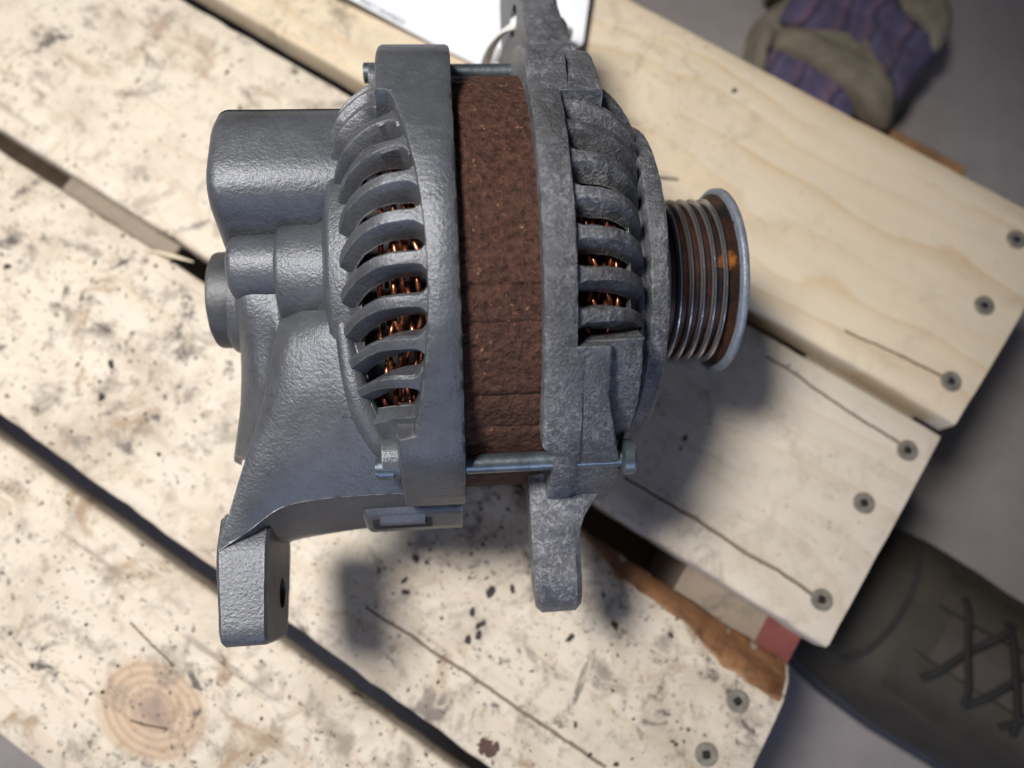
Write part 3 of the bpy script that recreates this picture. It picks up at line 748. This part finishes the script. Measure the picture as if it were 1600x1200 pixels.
# ------------------------------------------------------------------ glove
def pillow(outline, z0, h, rings=9, wr=1.5, wsc=.08, sub=4, seed=0.0, skew=0.0):
    pts = [Vector((*p, 0)) for p in outline]; loop = smoothline(pts+[pts[0]], sub)[:-1]
    c = sum(loop, Vector())/len(loop); V = []; F = []; m = len(loop)
    V += [(p.x, p.y, z0) for p in loop]
    for j in range(rings):
        f = 1-(j/(rings-1))**1.25*.97 if j else 1.0
        zz = h*math.sqrt(max(0, 1-(f**2.6)))
        for p in loop:
            q = c+(p-c)*f; w = noise.noise(Vector((q.x*wsc, q.y*wsc, seed)))*wr*(1 if j else .2)+noise.noise(Vector((q.x*wsc*3, q.y*wsc*3, seed)))*wr*.35
            V.append((q.x, q.y, z0+zz+w+.5))
    for j in range(rings):
        for k in range(m): F.append((j*m+k, j*m+(k+1) % m, (j+1)*m+(k+1) % m, (j+1)*m+k))
    F.append(tuple(rings*m+k for k in range(m))); F.append(tuple(range(m)))
    return V, F
def leather_mat():
    t = NT('tan_split_leather'); f = t.noise(45, 5, .6)
    c = t.mix(t.ramp(f, [(.3, 0.0), (.7, 1.0)]), (.12, .102, .075), (.23, .20, .15)); return t.done(c, .85, 0, t.bump(t.noise(300, 4), .4, .001))
def stripe_mat():
    t = NT('purple_striped_cloth')
    v = t.mapping((1, 1, 1), (0, 0, 0), (0, 0, .62)); sep = t.n('SeparateXYZ'); t.link(v, sep.inputs[0])
    w = t.math('ADD', sep.outputs[0], t.math('MULTIPLY', t.noise(28, 3), .030))
    g = t.math('FRACT', t.math('MULTIPLY', w, 48.0))
    c = t.ramp(g, [(0.0, (.075, .062, .12)), (.25, (.095, .078, .16)), (.45, (.16, .10, .15)), (.6, (.035, .032, .07)), (.8, (.11, .095, .18)), (1.0, (.075, .062, .12))])
    c = t.mix(t.ramp(t.noise(30, 4), [(.4, 0.0), (.7, .6)]), c, (.045, .04, .065))
    return t.done(c, .9, 0, t.bump(t.noise(700, 2), .4, .0008))
lea = leather_mat(); stp = stripe_mat()
glove = empty('work_glove', (0, 0, 0))
tag(glove, 'tan leather work glove with purple striped cloth lying on the floor', 'glove')
GZ = FZ+1
mesh('palm', *pillow([(147.4, 227.7), (153.4, 255.2), (163.8, 281.1), (201.3, 302.8), (254.7, 302.8), (280.5, 281.1), (275.1, 246.9), (264.3, 231.3), (252.7, 214.2), (240.2, 195.6), (230.4, 185.2), (209.3, 183.4), (179.6, 198.7), (155.4, 214.2)], GZ, 36, wr=2.5, seed=1), lea, glove, angle=70)
for (x0, y0, x1, y1) in ((177.1, 292.2, 162.5, 347.4), (205.2, 302.0, 202.8, 368.2), (234.8, 304.5, 244.1, 370.8), (263.5, 299.5, 281.4, 357.7)):
    a = Vector((x0, y0, GZ+9)); b = Vector((x1, y1, GZ+8))
    mesh('finger', *tube(smoothline([a, a.lerp(b, .4)+Vector((0, 0, 4)), a.lerp(b, .8)+Vector((0, 0, 2)), b], 5), lambda q: 10.5*math.sqrt(max(.02, 1-max(0, (q-.75)/.25)**2)), 14, flat=.8), lea, glove, angle=70)
GT = GZ+30
mesh('cloth_back', *pillow([(166.9, 257.1), (182.0, 281.3), (213.1, 291.7), (240.8, 287.9), (245.1, 263.6), (260.6, 248.0), (260.0, 231.7), (249.1, 219.2), (235.3, 200.8), (228.1, 218.3), (211.1, 234.4), (189.6, 246.1)], GT, 9, wr=3.4, wsc=.10, seed=4), stp, glove, angle=70)
mesh('cuff_cloth', *pillow([(155.8, 237.1), (172.7, 232.6), (190.9, 219.2), (205.0, 205.1), (209.5, 193.0), (197.7, 187.0), (173.0, 200.8), (151.9, 216.6)], GT, 8, wr=3.0, wsc=.12, seed=6), stp, glove, angle=70)
mesh('knuckle_strap', *pillow([(158.4, 236.7), (165.0, 251.1), (188.9, 243.0), (211.0, 231.3), (227.4, 215.5), (232.5, 200.7), (227.3, 181.9), (214.7, 184.4), (202.0, 200.7), (185.9, 215.5), (170.0, 226.9)], GT, 14, wr=2.4, wsc=.09, seed=8), lea, glove, angle=70)
mesh('thumb_panel', *pillow([(240.1, 281.3), (267.4, 282.3), (274.5, 263.6), (270.1, 242.5), (259.2, 234.4), (251.6, 251.6), (241.7, 261.7)], GT, 10, wr=2.0, seed=9), lea, glove, angle=70)
mesh('cuff_edge', *pillow([(145.4, 223.7), (151.7, 244.3), (160.2, 253.5), (163.2, 241.6), (156.0, 229.0), (153.3, 213.9), (146.9, 212.2)], GT, 9, wr=2.0, seed=10), lea, glove, angle=70)

# ------------------------------------------------------------------ boot
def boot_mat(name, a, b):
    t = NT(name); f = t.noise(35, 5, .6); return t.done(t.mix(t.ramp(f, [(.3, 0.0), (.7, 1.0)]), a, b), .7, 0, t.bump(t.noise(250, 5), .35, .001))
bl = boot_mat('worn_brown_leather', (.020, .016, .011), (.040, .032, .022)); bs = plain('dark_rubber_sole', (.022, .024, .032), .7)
blc = plain('dark_laces', (.012, .011, .010), .8); btg = boot_mat('brown_tongue', (.035, .028, .024), (.058, .045, .039))
boot = empty('work_boot', (150, -68, FZ)); boot.rotation_euler = (0, 0, math.atan2(-.6, .8))
tag(boot, 'worn brown leather laced work boot on the floor beside the pallet end', 'boot')
def interp(tab, x):
    for i in range(len(tab)-1):
        if x <= tab[i+1][0]:
            f = (x-tab[i][0])/(tab[i+1][0]-tab[i][0]); f = max(0, f)
            return [tab[i][k]+(tab[i+1][k]-tab[i][k])*f for k in range(1, len(tab[i]))]
    return list(tab[-1][1:])
tabb = [(0, 8, 24, 22), (4, 22, 36, 20), (12, 33, 46, 18), (28, 42, 55, 18), (50, 46, 60, 18), (75, 47, 66, 18), (100, 45, 80, 18), (130, 41, 98, 18), (165, 39, 120, 18), (200, 39, 150, 18), (225, 40, 178, 18), (262, 38, 180, 18), (285, 26, 178, 18), (292, 8, 170, 20)]
def bsec(x, grow=0.0):
    w, h, z0 = interp(tabb, x); pts = []
    for k in range(25):
        t = math.pi*k/24; c_, s_ = math.cos(t), math.sin(t)
        pts.append(((w+grow)*math.copysign(abs(c_)**.62, c_), z0+(h-z0+grow)*abs(s_)**.75))
    return pts
V = []; F = []; xs = [0, 2, 4, 8, 12, 20, 28, 40, 50, 62, 75, 88, 100, 115, 130, 148, 165, 182, 200, 212, 225, 245, 262, 275, 285, 290, 292]
for x in xs:
    for (y, z) in bsec(x): V.append(jig((x, y, z), 1.6, .05))
for i in range(len(xs)-1):
    for k in range(24): F.append((i*25+k, i*25+k+1, (i+1)*25+k+1, (i+1)*25+k))
    F.append((i*25+24, i*25, (i+1)*25, (i+1)*25+24))
F.append(tuple(range(25))); F.append(tuple((len(xs)-1)*25+k for k in range(25)))
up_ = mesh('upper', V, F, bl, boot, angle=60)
so = []
for x in (-4, 4, 14, 30, 55, 85, 120, 160, 210, 255, 285, 296):
    w = interp(tabb, max(0, min(292, x)))[0]*.97+4.5; so.append((x, w))
V = [(x, w, z) for x, w in so for z in (0.5, 20)]+[(x, -w, z) for x, w in so for z in (0.5, 20)]
n = len(so); F = []
for i in range(n-1):
    a = 2*i; F += [(a, a+2, a+3, a+1), (2*n+a, 2*n+a+1, 2*n+a+3, 2*n+a+2), (a+1, a+3, 2*n+a+3, 2*n+a+1), (a, 2*n+a, 2*n+a+2, a+2)]
F += [(0, 1, 2*n+1, 2*n), (2*n-2, 4*n-2, 4*n-1, 2*n-1)]
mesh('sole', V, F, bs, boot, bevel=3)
def top(x, y):
    w, h, z0 = interp(tabb, x); c_ = min(.999, abs(y)/w); t = math.acos(c_**(1/.62)); return z0+(h-z0)*math.sin(t)**.75
rows = [[(x, y, top(x, y)+1.2+.8*math.cos(y*.2)) for y in (-15, -8, 0, 8, 15)] for x in range(66, 204, 8)]
V, F = loft([[(a, -b, c) for a, b, c in r] for r in rows]); mesh('tongue', V, F, btg, boot, angle=60)
for sg in (-1, 1):
    rows = [[(x, sg*y, top(x, min(y, 36))+z) for y, z in ((12.0+3*((x-58)/130), 2.6), (13+3*((x-58)/130), 4.4), (20, 4.6), (27, 4.0), (32, 2.2), (34, .4))] for x in range(58, 206, 8)]
    V, F = loft([[(a, -b, c) for a, b, c in r] for r in rows]); mesh('eyelet_flap', V, F, bl, boot, angle=60)
rows = [[(x+abs(y)*.0, y, top(x, y)+.9) for y in range(-36, 37, 6)] for x in (46, 47, 48, 49)]
V, F = loft([[(a+ (b*b)*-.006, -b, c) for a, b, c in r] for r in rows]); mesh('toe_seam', V, F, blc, boot, angle=60)
xs_ = [68, 84, 100, 116, 132, 150, 168]
for i, x in enumerate(xs_):
    for sg in (-1, 1):
        x2 = x+18
        x += random.uniform(-2, 2)
        pts = [(x, sg*22, top(x, 22)+4.5), (x+3, sg*15, top(x+3, 15)+7), (x+9, 0, top(x+9, 0)+6.5+(1.6 if sg > 0 else 0)), (x2-3, -sg*15, top(x2-3, 15)+7), (x2, -sg*22, top(x2, 22)+4.5)]
        mesh('lace', *tube(smoothline(pts, 5), 2.0, 8, flat=.6), blc, boot, angle=60)

# ------------------------------------------------------------------ loose bits on the planks
def chip(loc, size, thick, mat, name, ang, seed, elong=1.0, jag=.35, n=11):
    V = []; F = []
    for z in (0, thick):
        for k in range(n):
            t = 2*math.pi*k/n; r = size*(1+jag*noise.noise(Vector((math.cos(t)*2, math.sin(t)*2, seed)))*2)
            x, y = r*math.cos(t)*elong, r*math.sin(t); V.append((x*math.cos(ang)-y*math.sin(ang), x*math.sin(ang)+y*math.cos(ang), z+(.4*thick*noise.noise(Vector((k, seed, 1))) if z else 0)))
    F = [tuple(range(n)), tuple(range(n, 2*n))]+[(k, (k+1) % n, n+(k+1) % n, n+k) for k in range(n)]
    return [(v[0]+loc[0], v[1]+loc[1], v[2]+loc[2]) for v in V], F
rustm = plain('rust_flake', (.085, .045, .038), .85, 0, .3, 200, .3)
fl = merge([chip((-10.5, -141.5, .3), 2.6, .9, rustm, '', .3, 3.1, 1.1, .5, 17), chip((-6.2, -141.5, .3), 1.5, .8, rustm, '', 1.1, 5.2, 1.0, .5, 15), chip((-8.5, -143.5, .35), 1.8, .7, rustm, '', 2, 8.2, 1.3, .5, 15)])
tag(mesh('rust_flake', *fl, rustm, angle=30), 'ragged dark rust flake at the plank gap near the bottom edge', 'rust flake')
spl = plain('pale_splinter', (.62, .52, .38), .6, 0, .2, 60, .2)
def splinter(p, q, r, label):
    pts = [Vector(p).lerp(Vector(q), k/8)+Vector((0, 0, math.sin(k/8*3.1)*1.0)) for k in range(9)]
    tag(mesh('wood_splinter', *tube(pts, lambda f: r*max(.12, math.sin(.25+f*2.6)), 7, flat=.6), spl, angle=50), label, 'splinter')
splinter((-161, 60.6, 1.2), (-139.5, 54.6, 1.6), 1.0, 'pale curved wood splinter over the gap left of the bearing cap')
splinter((52, 99.5, 1.5), (74.5, 95.0, 2.0), 1.6, 'pale wood splinter lying above the pulley')
dm = plain('black_grit', (.028, .024, .022), .8, 0, .5, 300, .2); parts = []
u_ = Vector((math.cos(ANG), math.sin(ANG))); n__ = Vector((-math.sin(ANG), math.cos(ANG)))
bands = ((-24, 74, .25), (-126, -38, .9), (-214, -138, .8), (88, 188, .06))
cnt = 0
while cnt < 1300:
    lo, hi, pr = random.choice(bands)
    if random.random() > pr: continue
    u = random.uniform(-300, 150); v = random.uniform(lo, hi)
    if pr < .5 and u > 40 and random.random() < .6: continue
    dens = noise.noise(Vector((u*.02, v*.03, 2)))
    if dens < random.uniform(-.5, .35): continue
    if cnt % 5 == 0:
        u = random.gauss(35, 28); v = random.gauss(-68, 20)
        if not -122 < v < -42: continue
    p = u_*u+n__*v; sz = min(1.0, .13+random.expovariate(7.0 if cnt % 5 else 14.0))
    if random.random() < .02: sz = random.uniform(.9, 1.5)
    parts.append(chip((p.x, p.y, .06), sz, sz*.35, dm, '', random.uniform(0, 6), random.uniform(0, 90), random.uniform(1, 2.2), .4, 7)); cnt += 1
gr = mesh('grit', *merge(parts), dm, angle=30)
tag(gr, 'black grit and flecks scattered over the planks', 'grit', kind='stuff')
